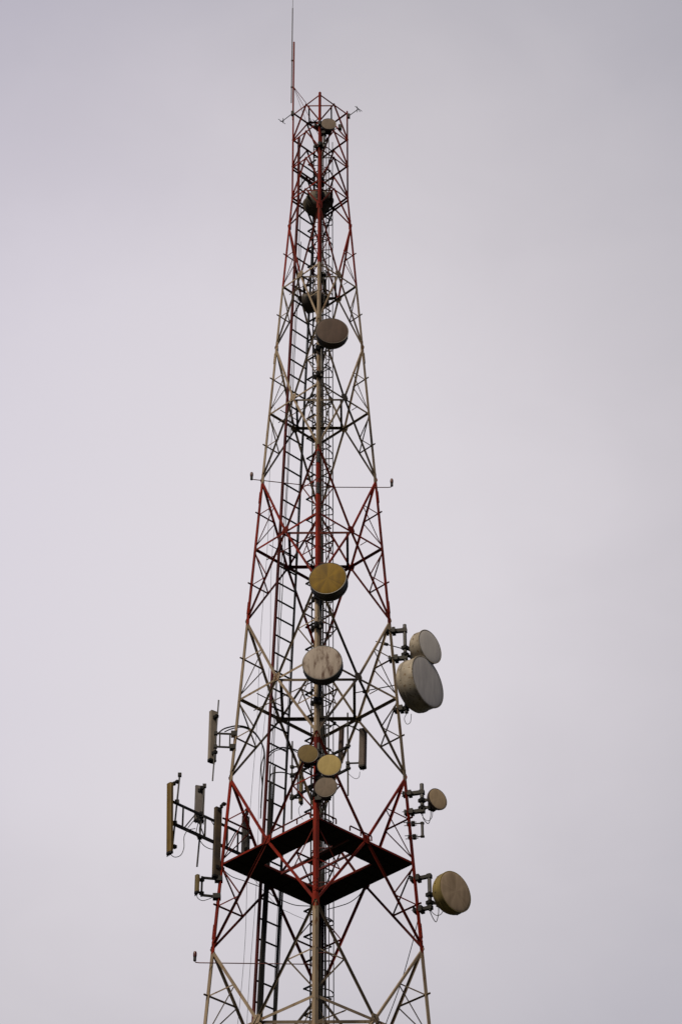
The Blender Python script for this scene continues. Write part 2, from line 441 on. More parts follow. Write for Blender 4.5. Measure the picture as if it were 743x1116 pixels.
for i, (t, zt) in enumerate(((tl-.30, 45.5), (tl-.62, 50))):
    feeder('hanging_wire', ['thin hanging wire left of the cable ladder', 'thinner wire hanging closest to the tower\'s left leg'][i], 'wire', t, zt, .006, .2, 26, .05)
for i in range(3):
    feeder('feeder_cable', 'black cable tied along the right rail of the cable ladder below the platform', 'cable', tr - .02 + .028*i, LV['H14'] + .2, .014, .15, group=G)

# ------------------------------------------------------------------ caged climbing ladder inside the far leg
cl = thing('caged_ladder', 'climbing ladder with hooped safety cage running up the far corner leg', 'ladder', leg('F', .3) + V((0, -.3, 0)))
def cage(z, dx=0, dy=0): return leg('F', z) + V((dx, -.16 + dy, 0))
CZ = [62.6, LV['T3'], 25.4, .4]
for dx in (-.24, .10):
    m = MB()
    for a, b in zip(CZ, CZ[1:]): m.bar(cage(a, dx), cage(b, dx), .04, .025, 0, V((0, 1, 0)))
    m.build('rail', STEEL, cl)
z = 62.4
while z > 25.6: MB().tube([cage(z, -.24), cage(z, .10)], .015, 6).build('rung', STEEL, cl); z -= .385
z = 62.0; RC = .32; XC = .10
while z > 25.3:
    pts = []
    for k in range(19):
        a = PI + PI*k/18
        pts.append(cage(z, XC + RC*math.cos(a), -.12 + .42*math.sin(a)))
    pts = [cage(z, -.22)] + pts + [cage(z, XC + RC - .03, -.02), cage(z, XC + .02, .0)]
    MB().tube(pts, .019, 6).build('cage_hoop', RUSTRED if band(z) == 0 else STEEL, cl, 50)
    z -= 1.07
for a in (rad(262), rad(288), rad(305), rad(352)):
    m = MB()
    for z1, z0 in zip(CZ, CZ[1:3]): m.bar(cage(z1, XC + RC*math.cos(a), -.12+.42*math.sin(a)), cage(z0, XC + RC*math.cos(a), -.12+.42*math.sin(a)), .028, .010, 0, V((0, 1, 0)))
    m.build('cage_strap', STEEL, cl)
z = 61.6
while z > 25.5:
    p = cage(z, -.40, -.05); m = MB()
    m.bar(p + V((-.03, .0, 0)), p + V((.24, -.24, .02)), .045, .045); m.bar(p, p + V((.22, .2, 0)), .03, .03); m.build('stand_off', STEEL, cl); m = MB(); r_ = cage(z - .3, .36, -.06); m.bar(r_, r_ + V((-.22, -.2, .0)), .03, .03); m.bar(r_, r_ + V((-.3, .22, 0)), .022, .022)
    m.build('stand_off', STEEL, cl)
    z -= .78

for i, (dx, zt) in enumerate(((-.07, 62.2), (-.01, 58.6), (.05, 55.0), (.11, 44.0), (.16, 39.5), (.02, 33.0))):
    pts = []; z = zt
    while z > 26: pts.append(cage(z, dx + .012*math.sin(z*1.1 + i), -.05 - .03*(i % 2) + .01*math.sin(z*.8 + 2*i))); z -= .7
    pts.append(cage(.5, dx, -.05))
    o = MB().tube(pts, .022, 7).build('feeder_cable', BLACK, None, 50)
    o['label'] = ['black cable on the far leg running up to the topmost dish', 'black cable on the far leg ending below the straight tower head', 'black cable on the far leg ending above the brown drum dish',
                  'black cable on the far leg ending by the ochre dish', 'black cable on the far leg ending below the stained white dish', 'black cable on the far leg ending just under the platform'][i]
    o['category'] = 'cable'; o['group'] = 'feeder cables on the far leg'

# ------------------------------------------------------------------ dishes
def dish(label, px, py, Y, az, D, depth, face, side, group, bulge=.03, style='drum', back=None, pole=None, lip=True, polez=(-.45, .45), clampz=None):
    c = at(px, py, Y)
    az = rad(az)
    o = thing('microwave_dish', label, 'dish antenna', c, az, group, world=False)     # own frame: -y looks out of the dish
    R = D/2; back = back or .26*D
    MB().lathe([(R*.985*math.sin(PI/2*k/8) if k else .002, -bulge*math.cos(PI/2*k/8)) for k in range(9)] + [(R*.985, .012)], 56).build('radome', face, o, 40)
    if style == 'drum':
        prof = [(R*.93, -.004), (R, -.010), (R*1.012, -.006), (R*1.012, .035), (R*.985, .045), (R*.985, depth*.72), (R*1.01, depth*.74), (R*1.01, depth*.82), (R*.985, depth*.84), (R*.985, depth), (R*.93, depth)]
        m = MB().lathe(prof, 56, closed=True)
        for k in range(14):
            t = 2*PI*(k + .5)/14; e = V((math.cos(t), 0, math.sin(t))); f = V((-math.sin(t), 0, math.cos(t)))
            m.box(e*R*1.008 + V((0, depth*.78, 0)), f*.014, V((0, .02, 0)), e*.008)
        m.build('shroud', side, o, 40)
    else:
        MB().lathe([(R*.93, -.004), (R, -.010), (R*1.01, -.002), (R*1.01, .03), (R*.97, depth), (R*.9, depth)], 56, closed=True).build('rim', side, o, 40)
    prof = [(R*.975 - (R*.975 - .09)*(k/8)**1.5 if k < 8 else .09, depth - .01 + back*(1 - (1 - k/8)**2)*.92) for k in range(9)]
    MB().lathe([(R*.97, depth - .02)] + prof + [(.085, depth + back)], 40).build('reflector_back', side, o, 40)
    m = MB(); yb = depth + back
    m.lathe([(.10, yb-.03), (.10, yb+.07), (.06, yb+.07), (.06, yb+.12)], 20)
    m.box(V((0, yb + .02, -.12)), V((.10, 0, 0)), V((0, .07, 0)), V((0, 0, .12)))
    m.build('feed_box', STEEL, o)
    if pole is not None:
        # bracket from the feed box to its upright pipe (given in world coordinates)
        W = (Matrix.Translation(c) @ Matrix.Rotation(az, 4, 'Z')).inverted()
        pp = W @ V((pole[0], pole[1], c.z)); hb = V((0, yb + .06, 0))
        m = MB()
        for dz in (-.12, .12): m.bar(hb + V((0, 0, dz)), pp + V((0, 0, dz)), .06, .07)
        m.bar(hb + V((0, 0, -.16)), hb + V((0, 0, .16)), .12, .09, 0, V((0, 1, 0)))
        for dz in (-.12, .12): m.box(pp + V((0, 0, dz)), V((.085, 0, 0)), V((0, .085, 0)), V((0, 0, .05)))
        m.build('bracket', STEEL, o)
        MB().tube(arc([hb + V((.02, .05, -.2)), hb*.8 + pp*.2 + V((.03, 0, -.42)), (hb + pp)*.5 + V((.05, .02, -.55 - .1*D)), pp + V((.05, .03, -.42)), pp + V((.045, .05, -.2))], 5), .012, 6).build('jumper_cable', BLACK, o, 60)
    return o, c

def leg_pipe(label, k, z0, z1, off, group=None, arms=None, rp=.04, armw=.07, cs=1.0):
    """upright pipe held off a leg by two clamped arms"""
    base = leg(k, z0) + V((off[0], off[1], 0))
    o = thing('pipe_mount', label, 'mount', base, 0, group)
    top = V((base.x, base.y, z1))
    MB().tube([base, top], rp, 12).build('pipe', GREY, o, 40)
    for z in (arms or [z0 + .12, z1 - .12]):
        p = leg(k, z); q = V((base.x, base.y, z)); d = (q - p); d.z = 0; d.normalize()
        m = MB(); m.bar(p - d*.13, q + d*.06, armw, armw)
        m.build('arm', STEEL, o)
        m = MB(); s = d.cross(V((0, 0, 1)))
        m.box(p + d*.06, d*.05, s*.12*cs, V((0, 0, .085*cs))); m.box(p - d*.13*cs, d*.03, s*.11*cs, V((0, 0, .07*cs)))
        for e in (-.09, .09): m.tube([p + s*e - d*.2, p + s*e + d*.16], .012, 6)
        m.box(q, d*(rp+.012), s*(rp+.012), V((0, 0, armw*.6)))
        m.build('clamp', STEEL, o)
    return o, base

F_BROWN = radome('brown_dish_cover', (.12, .082, .072), (.085, .06, .054), wedge=.35)
F_GOLD = radome('ochre_dish_cover', (.29, .175, .010), (.13, .075, .006), wedge=.6)
F_WHITE = radome('stained_white_dish_cover', (.48, .425, .40), (.38, .33, .30), stain=(.075, .042, .032), stain_at=.485, wedge=.2)
F_TAN = radome('tan_dish_cover', (.24, .175, .075), (.18, .13, .058), wedge=.5)
F_YEL = radome('pale_yellow_dish_cover', (.52, .41, .17), (.40, .31, .125), stain=(.26, .19, .06), stain_at=.63, wedge=.35)
F_GREY = radome('grey_brown_dish_cover', (.22, .175, .145), (.15, .12, .10), wedge=.5)
F_TOP = radome('grey_brown_small_cover', (.24, .19, .16), (.17, .135, .115), wedge=.4)
F_BLUE = radome('blue_grey_dish_cover', (.95, .92, .94), (.74, .72, .745), wedge=.2)
F_PALE = radome('pale_grey_dish_cover', (1.0, .97, .97), (.88, .85, .86), wedge=.15)
F_DIRTY = radome('dirty_brown_dish_cover', (.56, .44, .33), (.33, .25, .18), wedge=.5)
F_SMALL = radome('pale_brown_dish_cover', (.56, .44, .31), (.40, .31, .22), wedge=.4)
S_DARK = mat('dark_dish_shroud', (.05, .05, .055), (.03, .03, .034), .5, 0, 3)
S_BROWN = mat('brown_dish_shroud', (.085, .065, .058), (.05, .04, .036), .55, 0, 3)
S_CREAM = mat('weathered_cream_shroud', (.52, .475, .41), (.29, .26, .225), .6, 0, 3.0, 8, 1, spots=(.16, .12, .08), spot_at=.57)
S_OLD = mat('old_brown_grey_shroud', (.13, .105, .075), (.03, .028, .025), .7, 0, 3, 7, 1)
S_YEL = mat('yellowed_dish_shroud', (.33, .26, .09), (.20, .155, .06), .6, 0, 3)

GF = 'drum dishes clamped to the front leg'
def near_pipe(px, pyc, dz, label, dx=.0, dyo=-.10):
    z = at(px, pyc, -rr(45) - .3).z
    off = (dx, dyo)
    o, b = leg_pipe(label, 'N', z - dz[0], z + dz[1], off, 'mounting pipes on the front leg')
    return b
def n_at(px, py, ahead):
    z = at(px, py, -2.2).z; 
    Y = leg('N', z).y - ahead
    z = at(px, py, Y).z
    return leg('N', z).y - ahead, z

# brown drum high on the front leg
Y, z = n_at(361.8, 360.5, .85); b = leg('N', z)
p, base = leg_pipe('upright pipe clamped to the front leg behind the brown drum dish', 'N', z-1.35, z+.35, (.10, -.13), 'mounting pipes on the front leg', [z-1.2, z-.05])
dish('brown drum dish high on the front leg, above all the other drums there', 361.8, 360.5, Y, 4, 1.03, .27, F_BROWN, S_BROWN, GF, pole=(base.x, base.y))
Y, z = n_at(357, 630.3, .95)
p, base = leg_pipe('upright pipe clamped to the front leg behind the ochre dish', 'N', z-1.25, z+.4, (.10, -.13), 'mounting pipes on the front leg', [z-1.1, z-.05])
dish('ochre yellow drum dish with dark shroud on the front leg', 357, 630.3, Y, -9, 1.09, .38, F_GOLD, S_DARK, GF, pole=(base.x, base.y))
Y, z = n_at(351.1, 722.3, .95)
p, base = leg_pipe('upright pipe clamped to the front leg behind the stained white dish', 'N', z-.85, z+.5, (.08, -.13), 'mounting pipes on the front leg', [z-.75, z+.1])
dish('white drum dish with brown stains, on the front leg just below the ochre one', 351.1, 722.3, Y, -6, 1.12, .30, F_WHITE, S_DARK, GF, pole=(base.x, base.y))

# cluster of three small dishes above the platform
GS = 'three small dishes clustered above the platform'
Y, z = n_at(350, 838, .12); b = leg('N', z)
m3, base = leg_pipe('dark pipe on the front leg carrying the cluster of three small dishes', 'N', z-1.0, z+.75, (.06, -.14), 'mounting pipes on the front leg', [z-.8, z+.5])
for lab, px, py, ahead, az, D, fc in (('small tan round dish, upper left of the cluster of three', 335.5, 821.3, .62, 3, .57, F_TAN),
                                   ('pale yellow round dish with streaks, largest of the cluster of three', 358.7, 833.7, .72, -5, .67, F_YEL),
                                   ('small grey brown dish, lowest of the cluster of three', 354.9, 857.6, .62, -8, .62, F_GREY)):
    Y, z = n_at(px, py, ahead)
    dish(lab, px, py, Y, az, D, .07, fc, S_BROWN, GS, .02, 'shallow', back=.17, pole=(base.x, base.y))

# top dish
Y = -rr(62.9) - .45
bz = at(358.1, 135, Y).z
pm, base = leg_pipe('short pipe on the front leg holding the topmost dish', 'N', bz-.75, bz+.55, (.14, -.10), 'mounting pipes on the front leg', [bz-.6, bz+.4], .03, .05)
dish('small grey brown dish at the tower head, topmost dish of all', 358.1, 135, Y, 3, .52, .06, F_TOP, S_BROWN, 'small dishes near the tower head', .015, 'shallow', back=.13, pole=(base.x, base.y))
# small devices at the head
def head_box(name, label, px, py, Y, sx, sz, cat='device'):
    c = at(px, py, Y); o = thing(name, label, cat, c, rad(20))
    MB().box(c, V((sx, 0, 0)), V((0, .07, 0)), V((0, 0, sz))).build('housing', STEEL, o)
    MB().tube([c + V((0, 0, -sz*2.2)), c + V((0, 0, sz*1.8))], .018, 8).build('pipe', GREY, o, 40)
    q = c + V((-.25 if px > 349 else .25, .12, 0))
    MB().tube([c, q], .016, 8).build('arm', STEEL, o, 40)
head_box('radio_unit', 'small dark radio box right of the topmost dish', 370.4, 139, -.55, .06, .09)
c = at(341.5, 133.5, -.5)
yg = thing('stub_antenna', 'stubby dark antenna with short crosswise rods, left of the topmost dish', 'antenna', c)
d = toward('L', 'N')
MB().tube([c - d*.15, c + d*.32], .018, 8).build('boom', STEEL, yg, 40)
for f, l in ((-.12, .16), (-.02, .13), (.08, .11)):
    e = d.cross(V((0, 0, 1))).normalized(); MB().tube([c + d*f - e*l, c + d*f + e*l], .012, 6).build('element', STEEL, yg, 40)

# two drums inside the tower head, seen from behind
GB = 'drum dishes inside the tower, facing away'
dish('big drum dish inside the tower head, its weathered drum seen from behind', 342.5, 226.5, .45, 205, .88, .36, S_DARK, S_OLD, GB, pole=(-.02, -.75))
dish('dark drum dish facing left inside the tower, half hidden just above the brown drum', 333.5, 331, .3, -112, .70, .5, S_DARK, S_BROWN, GB, pole=(.10, -1.0))
dish('dark drum dish facing away right, behind the front leg at the tower head', 354.5, 222, .35, 150, .66, .3, S_DARK, S_BROWN, GB, pole=(.04, -.7))

# right hand pair
zz1 = at(439, 683, 0).z; zz0 = at(442.5, 779, 0).z
pb = at(441, 700, -.02)
pr, base = leg_pipe('dark frame clamped to the right leg holding the two big dishes', 'R', zz0, zz1, (pb.x - leg('R', zz0).x, -.06), 'pipe frames on the right leg', [at(440, 774, 0).z, at(440, 719, 0).z, at(440, 689, 0).z], .055, .11)
GR = 'dishes on the right leg'
dish('big dish with blue grey face and cream drum, lower of the right pair', 465.7, 743, -.46, 53, 1.6, .55, F_BLUE, S_CREAM, GR, .02, back=.25, pole=(base.x, base.y))
dish('paler grey dish peeking over the biggest drum, upper of the right pair', 468.3, 704.6, -.36, 49, 1.06, .31, F_PALE, S_CREAM, GR, .02, pole=(base.x, base.y))
def stay(p, q, c):
    m = MB(); m.tube([p, q], .016, 8); d = (q-p).normalized()
    m.tube([c - d*.1, c + d*.1], .05, 8)
    m.build('stay_rod', STEEL, pr, 40)
stay(at(440.5, 707.5, .0), at(409.5, 699, .65), at(419.5, 701.8, .44))
stay(at(434, 746, .05), at(387.5, 755, 1.2), at(398.5, 753.5, .93))

def right_mount(label, x, ytop, ybot, arms, rp=.045, aw=.09, Yp=-.1, cs=1.0):
    z1, z0 = at(x, ytop, Yp).z, at(x, ybot, Yp).z; zc = (z0+z1)/2
    xx = at(x, (ytop+ybot)/2, Yp).x
    return leg_pipe(label, 'R', z0, z1, (xx - leg('R', z0).x, Yp - leg('R', z0).y), 'pipe frames on the right leg', [at(x, a, Yp).z for a in arms], rp, aw, cs)
o, base = right_mount('dark two armed frame on the red right leg, holding a small dish', 459.7, 854.5, 886, (863.5, 883.5), .058, .105, -.15, .9)
dish('small pale brown dish on the right leg above the platform', 476.8, 870.8, -.45, 36, .65, .07, F_SMALL, S_BROWN, GR, .02, 'shallow', back=.17, pole=(base.x, base.y))
o, base = right_mount('small empty grey bracket on the right leg between the small dish and the platform', 460, 896, 912, (897.2, 911.6), .042, .028, -.08, .62)
o, base = right_mount('dark two armed frame on the right leg below the platform', 468, 952.5, 992, (955, 989), .055, .095, -.2)
dish('brown dish with yellowed drum, on the right leg below the platform', 495.8, 971.8, -.62, 42, 1.19, .26, F_DIRTY, S_YEL, GR, .03, pole=(base.x, base.y))

# ------------------------------------------------------------------ panel antennas
P_CREAM = mat('cream_panel_shell', (.36, .32, .285), (.27, .24, .21), .6, 0, 4)
P_OCHRE = mat('ochre_panel_shell', (.20, .125, .018), (.13, .08, .014), .6, 0, 4)
P_GREY = mat('grey_panel_shell', (.24, .225, .23), (.165, .15, .155), .6, 0, 4)
P_BROWN = mat('brown_panel_shell', (.095, .062, .055), (.065, .044, .04), .6, 0, 4)
P_DIRT = mat('dirty_panel_shell', (.13, .095, .055), (.04, .035, .032), .7, 0, 2.2, 6, 1)
P_TAN = mat('tan_panel_shell', (.40, .31, .15), (.30, .23, .11), .6, 0, 4)

def panel(label, px, py, Y, nvec, w, d, h, shell, pole=None, tilt=0, group=None, cap=True, links=False):
    c = at(px, py, Y); az = math.atan2(nvec[0], -nvec[1])
    o = thing('panel_antenna', label, 'panel antenna', c - V((0, 0, h/2)), az, group, world=False)
    T = Matrix.Translation(V((0, 0, h/2))) @ Matrix.Rotation(rad(tilt), 4, 'X')
    prof = [(-w/2, d/2), (-w/2, -d*.25), (-w*.42, -d*.40), (-w*.28, -d*.48), (0, -d*.5), (w*.28, -d*.48), (w*.42, -d*.40), (w/2, -d*.25), (w/2, d/2)]
    def pz(a, b, k=1.0):
        m = MB(); m.prism(V((0, 0, a)), V((0, 0, b)), [(x*k, y*k) for x, y in prof], V((1, 0, 0)), V((0, 1, 0)))
        m.v = [tuple(T @ V(x)) for x in m.v]; return m
    pz(-h/2 + .06, h/2 - .015).build('radome', shell, o)
    pz(-h/2, -h/2 + .06, 1.05).build('end_cap', STEEL, o)
    pz(h/2 - .015, h/2, 1.03).build('top_cap', shell, o)
    m = MB()
    for s in (-.32, -.2, 0, .2): m.tube([T @ V((s*w*1.6, 0, -h/2 - .05)), T @ V((s*w*1.6, 0, -h/2 + .01))], .012, 6)
    m.build('connectors', STEEL, o)
    if pole is not None:
        Wm = (Matrix.Translation(c - V((0, 0, h/2))) @ Matrix.Rotation(az, 4, 'Z')).inverted()
        for k, f in enumerate((-.36, .36)):
            q = Wm @ V((pole[0], pole[1], c.z)); q.z = h/2 + f*h
            if k == 1 and links: f = .47
            p = T @ V((0, d*.45, f*h)); m = MB()
            m.box(p, V((w*.28, 0, 0)), V((0, .03, 0)), V((0, 0, .05)))
            if k == 1 and links:
                q.z = p.z; k_ = (p + q)*.5 + V((0, 0, .13)); m.bar(p, k_, .035, .03); m.bar(k_, q + V((0, 0, .24)), .035, .03); m.box(k_, V((.035, 0, 0)), V((0, .035, 0)), V((0, 0, .05)))
                m.box(q + V((0, 0, .24)), V((.05, 0, 0)), V((0, .05, 0)), V((0, 0, .035)))
            else:
                m.bar(p, q, .04, .04)
                m.box(q, V((.05, 0, 0)), V((0, .05, 0)), V((0, 0, .045)))
            m.build('bracket', STEEL, o)
    return o, c

GP = 'panel antennas on the left corner'
# upper left panel on its own little frame
Yp = .0
pz1, pz0 = at(238.6, 763, Yp), at(231.6, 851, Yp); px_ = at(235.1, 807, Yp).x
fr = thing('antenna_mount', 'short two rung frame with upright pole on the cream left leg', 'mount', V((px_, Yp, pz0.z)), 0, 'antenna frames on the tower corners')
MB().tube([V((px_ - .05, Yp, pz0.z)), V((px_ + .05, Yp, pz1.z))], .022, 10).build('pole', GREY, fr, 40)
for yy in (799.3, 813.8):
    z = at(250, yy, Yp).z; p = leg('L', z)
    m = MB(); m.bar(V((px_, Yp, z)), p, .045, .045); m.box(p + V((.0, 0, 0)), V((.09, 0, 0)), V((0, .09, 0)), V((0, 0, .07))); m.box(V((px_, Yp, z)), V((.05, 0, 0)), V((0, .05, 0)), V((0, 0, .05)))
    m.build('arm', STEEL, fr)
for xx in (239.8, 250.8):
    a, b = at(xx, 799.3, Yp), at(xx-.3, 813.8, Yp); MB().bar(a, V((a.x, a.y, b.z)), .04, .04).build('rung', STEEL, fr)
panel('pale grey panel antenna on the cream left leg, highest of the left panels', 231.4, 803, .14, (-.6, .8), .21, .17, 1.68, P_CREAM, (px_, Yp), 0, GP)

# long outrigger along the line F-L, beyond the left leg
dFL = toward('F', 'L'); zu = at(245, 896, .0).z; zl = at(245, 919, .0).z
A = leg('L', zu); side = V((-dFL.y, dFL.x, 0))
def orig(s, z): return V((A.x, A.y, 0)) - nFL*(-.12) + dFL*s + V((0, 0, z))
root = orig(0, zl)
fo = thing('antenna_outrigger', 'long ladder like outrigger boom pointing left above the platform corner', 'mount', root, 0, 'antenna frames on the tower corners')
s_end = 1.86
for z in (zu, zl):
    MB().bar(orig(-1.15, z), orig(s_end, z), .055, .06 if z == zu else .085).build('boom', STEEL, fo)
for s in (1.45, .62, -.22, -.62, -1.05):
    MB().bar(orig(s, zl), orig(s, zu), .05, .05, 0, V((0, 1, 0))).build('upright', STEEL, fo)
for s0, s1 in ((1.4, .95), (.62, 1.0), (-.2, -.55)):
    MB().bar(orig(s0, zl), orig(s1, zu), .028, .028, 0, V((0, 1, 0))).build('diagonal', STEEL, fo)
poles = {}
for nm, s, x, y1, y0 in (('a', 1.76, 193, 843.5, 926), ('b', .74, 219, 855.5, 944.5), ('c', -.9, 271.5, 893, 925)):
    p = orig(s, 0) + (side*.06 if nm != 'b' else -side*.05)
    z1, z0 = at(x+3*(nm != 'c'), y1, p.y).z, at(x-4*(nm != 'c'), y0, p.y).z
    lean = .05 if nm != 'c' else .02; zm_ = (zu + zl)/2
    on = lambda z: V((p.x + lean*(z - zm_), p.y, z))
    MB().tube([on(z0), on(z1)], .026, 10).build('pole', GREY, fo, 40)
    for z, hx in ((zu, .06), (zl, .06), (z1 - .03, .05)): MB().box(on(z), V((hx, 0, 0)), V((0, hx, 0)), V((0, 0, .05))).build('pole_clamp', STEEL, fo)
    poles[nm] = (p.x, p.y)
pa = poles['a']; n = V((-.75, -.66)); 
panel('long ochre panel antenna at the far end of the left outrigger', 185.0, 891.9, pa[1] - .18, (-.72, -.69), .19, .10, 2.18, P_OCHRE, pa, 2.6, GP, links=True)
pb_ = poles['b']
panel('short grey panel antenna halfway along the left outrigger, its back to us', 217.4, 876.5, pb_[1] + .2, (-.3, .95), .27, .11, 1.15, P_GREY, pb_, 0, GP)
panel('long dark dirty panel antenna tight against the left leg at the platform', 236.2, 918.4, -.02, (-.62, .78), .2, .15, 2.2, P_DIRT, (leg('L', 34.5).x, leg('L', 34.5).y), 0, GP, links=True)
pc_ = poles['c']
panel('grey panel antenna standing behind the platform edge, rightmost of the left panels', 267.2, 911.5, pc_[1] + .05, (-.6, .8), .22, .10, 1.25, P_GREY, pc_, 0, GP, links=True)
# small one below
z1, z0 = at(238, 957.5, .0).z, at(236, 976.5, .0).z; xq = at(220, 967, -.05).x
fb = thing('antenna_mount', 'small square bracket on the left leg just below the platform', 'mount', V((xq, -.05, z0)), 0, 'antenna frames on the tower corners')
MB().tube([V((xq, -.05, z0 - .04)), V((xq, -.05, z1 + .04))], .03, 10).build('pole', GREY, fb, 40)
for z in (z0, z1):
    p = leg('L', z); m = MB(); m.bar(V((xq, -.05, z)), p + V((.05, 0, 0)), .05, .06); m.box(p, V((.11, 0, 0)), V((0, .10, 0)), V((0, 0, .07)))
    m.build('arm', STEEL, fb)
panel('small tan box antenna on a bracket below the platform corner', 214.6, 963.8, -.18, (-.8, -.6), .13, .09, .57, P_TAN, (xq, -.05), 0, GP)

# three sector frame at the far leg
dRF = toward('R', 'F'); dFR = -dRF; nRF = normal('RF')
def far(s, z): q = leg('F', z); return V((q.x, q.y, z)) + dFR*s - nRF*.12
zu2, zl2 = at(384, 813.5, 1.35).z, at(384, 837, 1.35).z
ff = thing('antenna_mount', 'dark cross frame behind the small dishes, holding three upright poles', 'mount', far(0, zl2), 0, 'antenna frames on the tower corners')
for z in (zu2, zl2): MB().bar(far(-1.05, z), far(1.42, z), .06, .065).build('boom', STEEL, ff)
for s in (1.0, -.2, -.8): MB().bar(far(s, zl2), far(s, zu2), .045, .045, 0, V((0, 1, 0))).build('upright', STEEL, ff)
fp = {}
for nm, x, y1, y0, s in (('p', 384, 777, 867, 1.38), ('q', 362.5, 788, 874, .57), ('r', 322, 808, 893, -1.0)):
    p = far(s, zl2) - nRF*.05
    z1, z0 = at(x, y1, p.y).z, at(x, y0, p.y).z
    MB().tube([V((p.x, p.y, z0)), V((p.x, p.y, z1))], .026, 10).build('pole', GREY, ff, 40)
    for z in (zu2, zl2): MB().box(V((p.x, p.y, z)), V((.06, 0, 0)), V((0, .06, 0)), V((0, 0, .05))).build('pole_clamp', STEEL, ff)
    fp[nm] = (p.x, p.y)
GQ = 'panel antennas on the frame at the far leg'
panel('brown panel antenna right of the three small dishes, on its own pole', 395.6, 816, fp['p'][1] - .05, (.95, -.3), .2, .2, 1.3, P_BROWN, fp['p'], 1.5, GQ, links=True)
panel('narrow grey panel antenna just above the pale yellow dish', 371.8, 812, fp['q'][1] + .1, (.75, .66), .14, .11, 1.25, P_BROWN, fp['q'], 3, GQ, links=True)
panel('narrow tan panel antenna hanging below the small tan dish', 328.3, 852, fp['r'][1] - .05, (.9, -.45), .13, .10, 1.5, P_TAN, fp['r'], 0, GQ)

# ------------------------------------------------------------------ obstruction lights
def obstruction(label, path, lamp, r=.014):
    base = path[-1]
    o = thing('obstruction_light', label, 'warning light', path[0], 0, 'warning lights on side arms')
    MB().tube(path, r, 8).build('arm', RUSTRED, o, 50)
    c = lamp
    m = MB(); m.tube([c + V((0, 0, -.17)), c + V((0, 0, -.04))], .042, 12); m.build('socket', STEEL, o, 40)
    m = MB(); m.lathe([(.046, -.05), (.052, .0), (.049, .065), (.036, .105), (.01, .12)], 16, axis='Z'); m.v = [tuple(V(x) + c) for x in m.v]
    m.build('lamp_glass', LAMP, o, 40)
def lamp_arm(label, px, py, x_elbow, y_arm, Y, inner):
    l = at(px, py, Y); e = at(x_elbow, y_arm, Y); z = e.z; sx = 1 if l.x > e.x else -1
    p = [V((inner[0], inner[1], z)), V((e.x - sx*.02, Y, z)), V((l.x - sx*.03, Y, z + .012)), V((l.x, Y, z + .05)), V((l.x, Y, l.z - .1))]
    obstruction(label, p, l)
lamp_arm('dark red warning lamp on a thin arm reaching left, higher of the two left ones', 274.3, 518.0, 277.5, 522.8, -.02, (.0, .33))
lamp_arm('dark red warning lamp on the thin arm reaching right', 426.7, 525, 423, 531.2, -.10, (.05, -.10))
lamp_arm('dark red warning lamp low on the left, below the platform', 212.6, 1041, 216.5, 1049.3, -.10, (-.02, -.02))

# ------------------------------------------------------------------ loose cables
def cable(label, pts, r, name='hanging_cable'):
    o = MB().tube(arc([at(*p) for p in pts], 7), r, 7).build(name, BLACK, None, 60)
    o['label'] = label; o['category'] = 'cable'; o['group'] = 'loose cables between antennas and ladder'
cable('black cable arching from the highest left panel over to the cable ladder', [(236, 801, .05), (243, 795, .1), (250, 792.5, .2), (259, 791, .4), (268, 792.3, .55), (276, 797, .7), (283, 806, .8), (287.6, 817, .85), (288.3, 830, .9), (286.5, 850, .92), (284.5, 880, .95)], .022)
cable('second black cable nested under the arch left of the ladder', [(245, 797.5, .1), (252, 794.5, .2), (262, 792.6, .45), (271, 795, .6), (279, 801, .72), (285.5, 811.5, .82), (287.8, 822, .88), (285, 833, .85), (284.6, 842, .85), (285.8, 856, .9), (285, 872, .95), (284, 892, 1.0)], .018)
cable('black cable looping from ladder to far frame, upper of two arches', [(290.5, 835, 1.0), (291.5, 824, 1.05), (297, 817.8, 1.2), (306, 814.8, 1.8), (316, 815.5, 2.5), (324, 818, 3.0)], .022)
cable('thin cable just under the upper arch right of the ladder', [(291, 838, 1.0), (293, 825.5, 1.05), (299, 819, 1.3), (307, 816.6, 1.9), (317, 816.6, 2.5), (323.5, 820, 3.0)], .014)
cable('grey black cable looping from ladder to far frame, lower of two arches', [(293.3, 858, 1.0), (294.7, 846, 1.05), (298, 842.6, 1.2), (308, 841.8, 1.9), (318.5, 845, 2.6), (322.5, 849, 3.0)], .02)
ya = pa[1] - .15
cable('thin cable drooping from the foot of the long ochre panel', [(184, 929, ya), (190, 934, ya), (197, 932, ya+.1), (200.6, 924, ya+.2), (200.8, 912, ya+.3), (205, 905, ya+.4), (213, 903, ya+.6)], .011)
yb2 = pb_[1] + .1
cable('thin cable under the short grey panel drooping towards the left leg', [(216, 897, yb2), (214, 909, yb2), (218, 916, yb2), (223, 922, yb2+.1), (230, 925.3, yb2+.3), (236, 924.5, yb2+.5)], .012)
cable('thin cable falling straight from the short grey panel', [(218.5, 897, yb2), (217.3, 905, yb2), (218.6, 913, yb2+.05), (216.5, 921, yb2)], .012)
cable('thin cable rising from the outrigger to the dark dirty panel', [(205, 902, -.8), (213, 893, -.7), (222, 890, -.5), (229, 893, -.3), (233, 899, -.15)], .012)
cable('thin cable looping under the small tan box antenna', [(214.4, 973, -.15), (215.5, 978.5, -.15), (220.5, 981.5, -.1), (227, 980, -.05), (233, 977.6, 0)], .01)
cable('thin cable curling below the small pale brown dish', [(470, 875, -.25), (471, 884, -.2), (470.3, 891, -.2), (466, 894.6, -.2), (461.5, 891.5, -.15), (458.5, 886, -.1)], .009)
cable('thin cable curling below the brown dish with yellowed drum', [(484, 990, -.4), (480, 996.5, -.3), (475, 997.5, -.2), (470, 993.5, -.15), (468, 990, -.15)], .01)
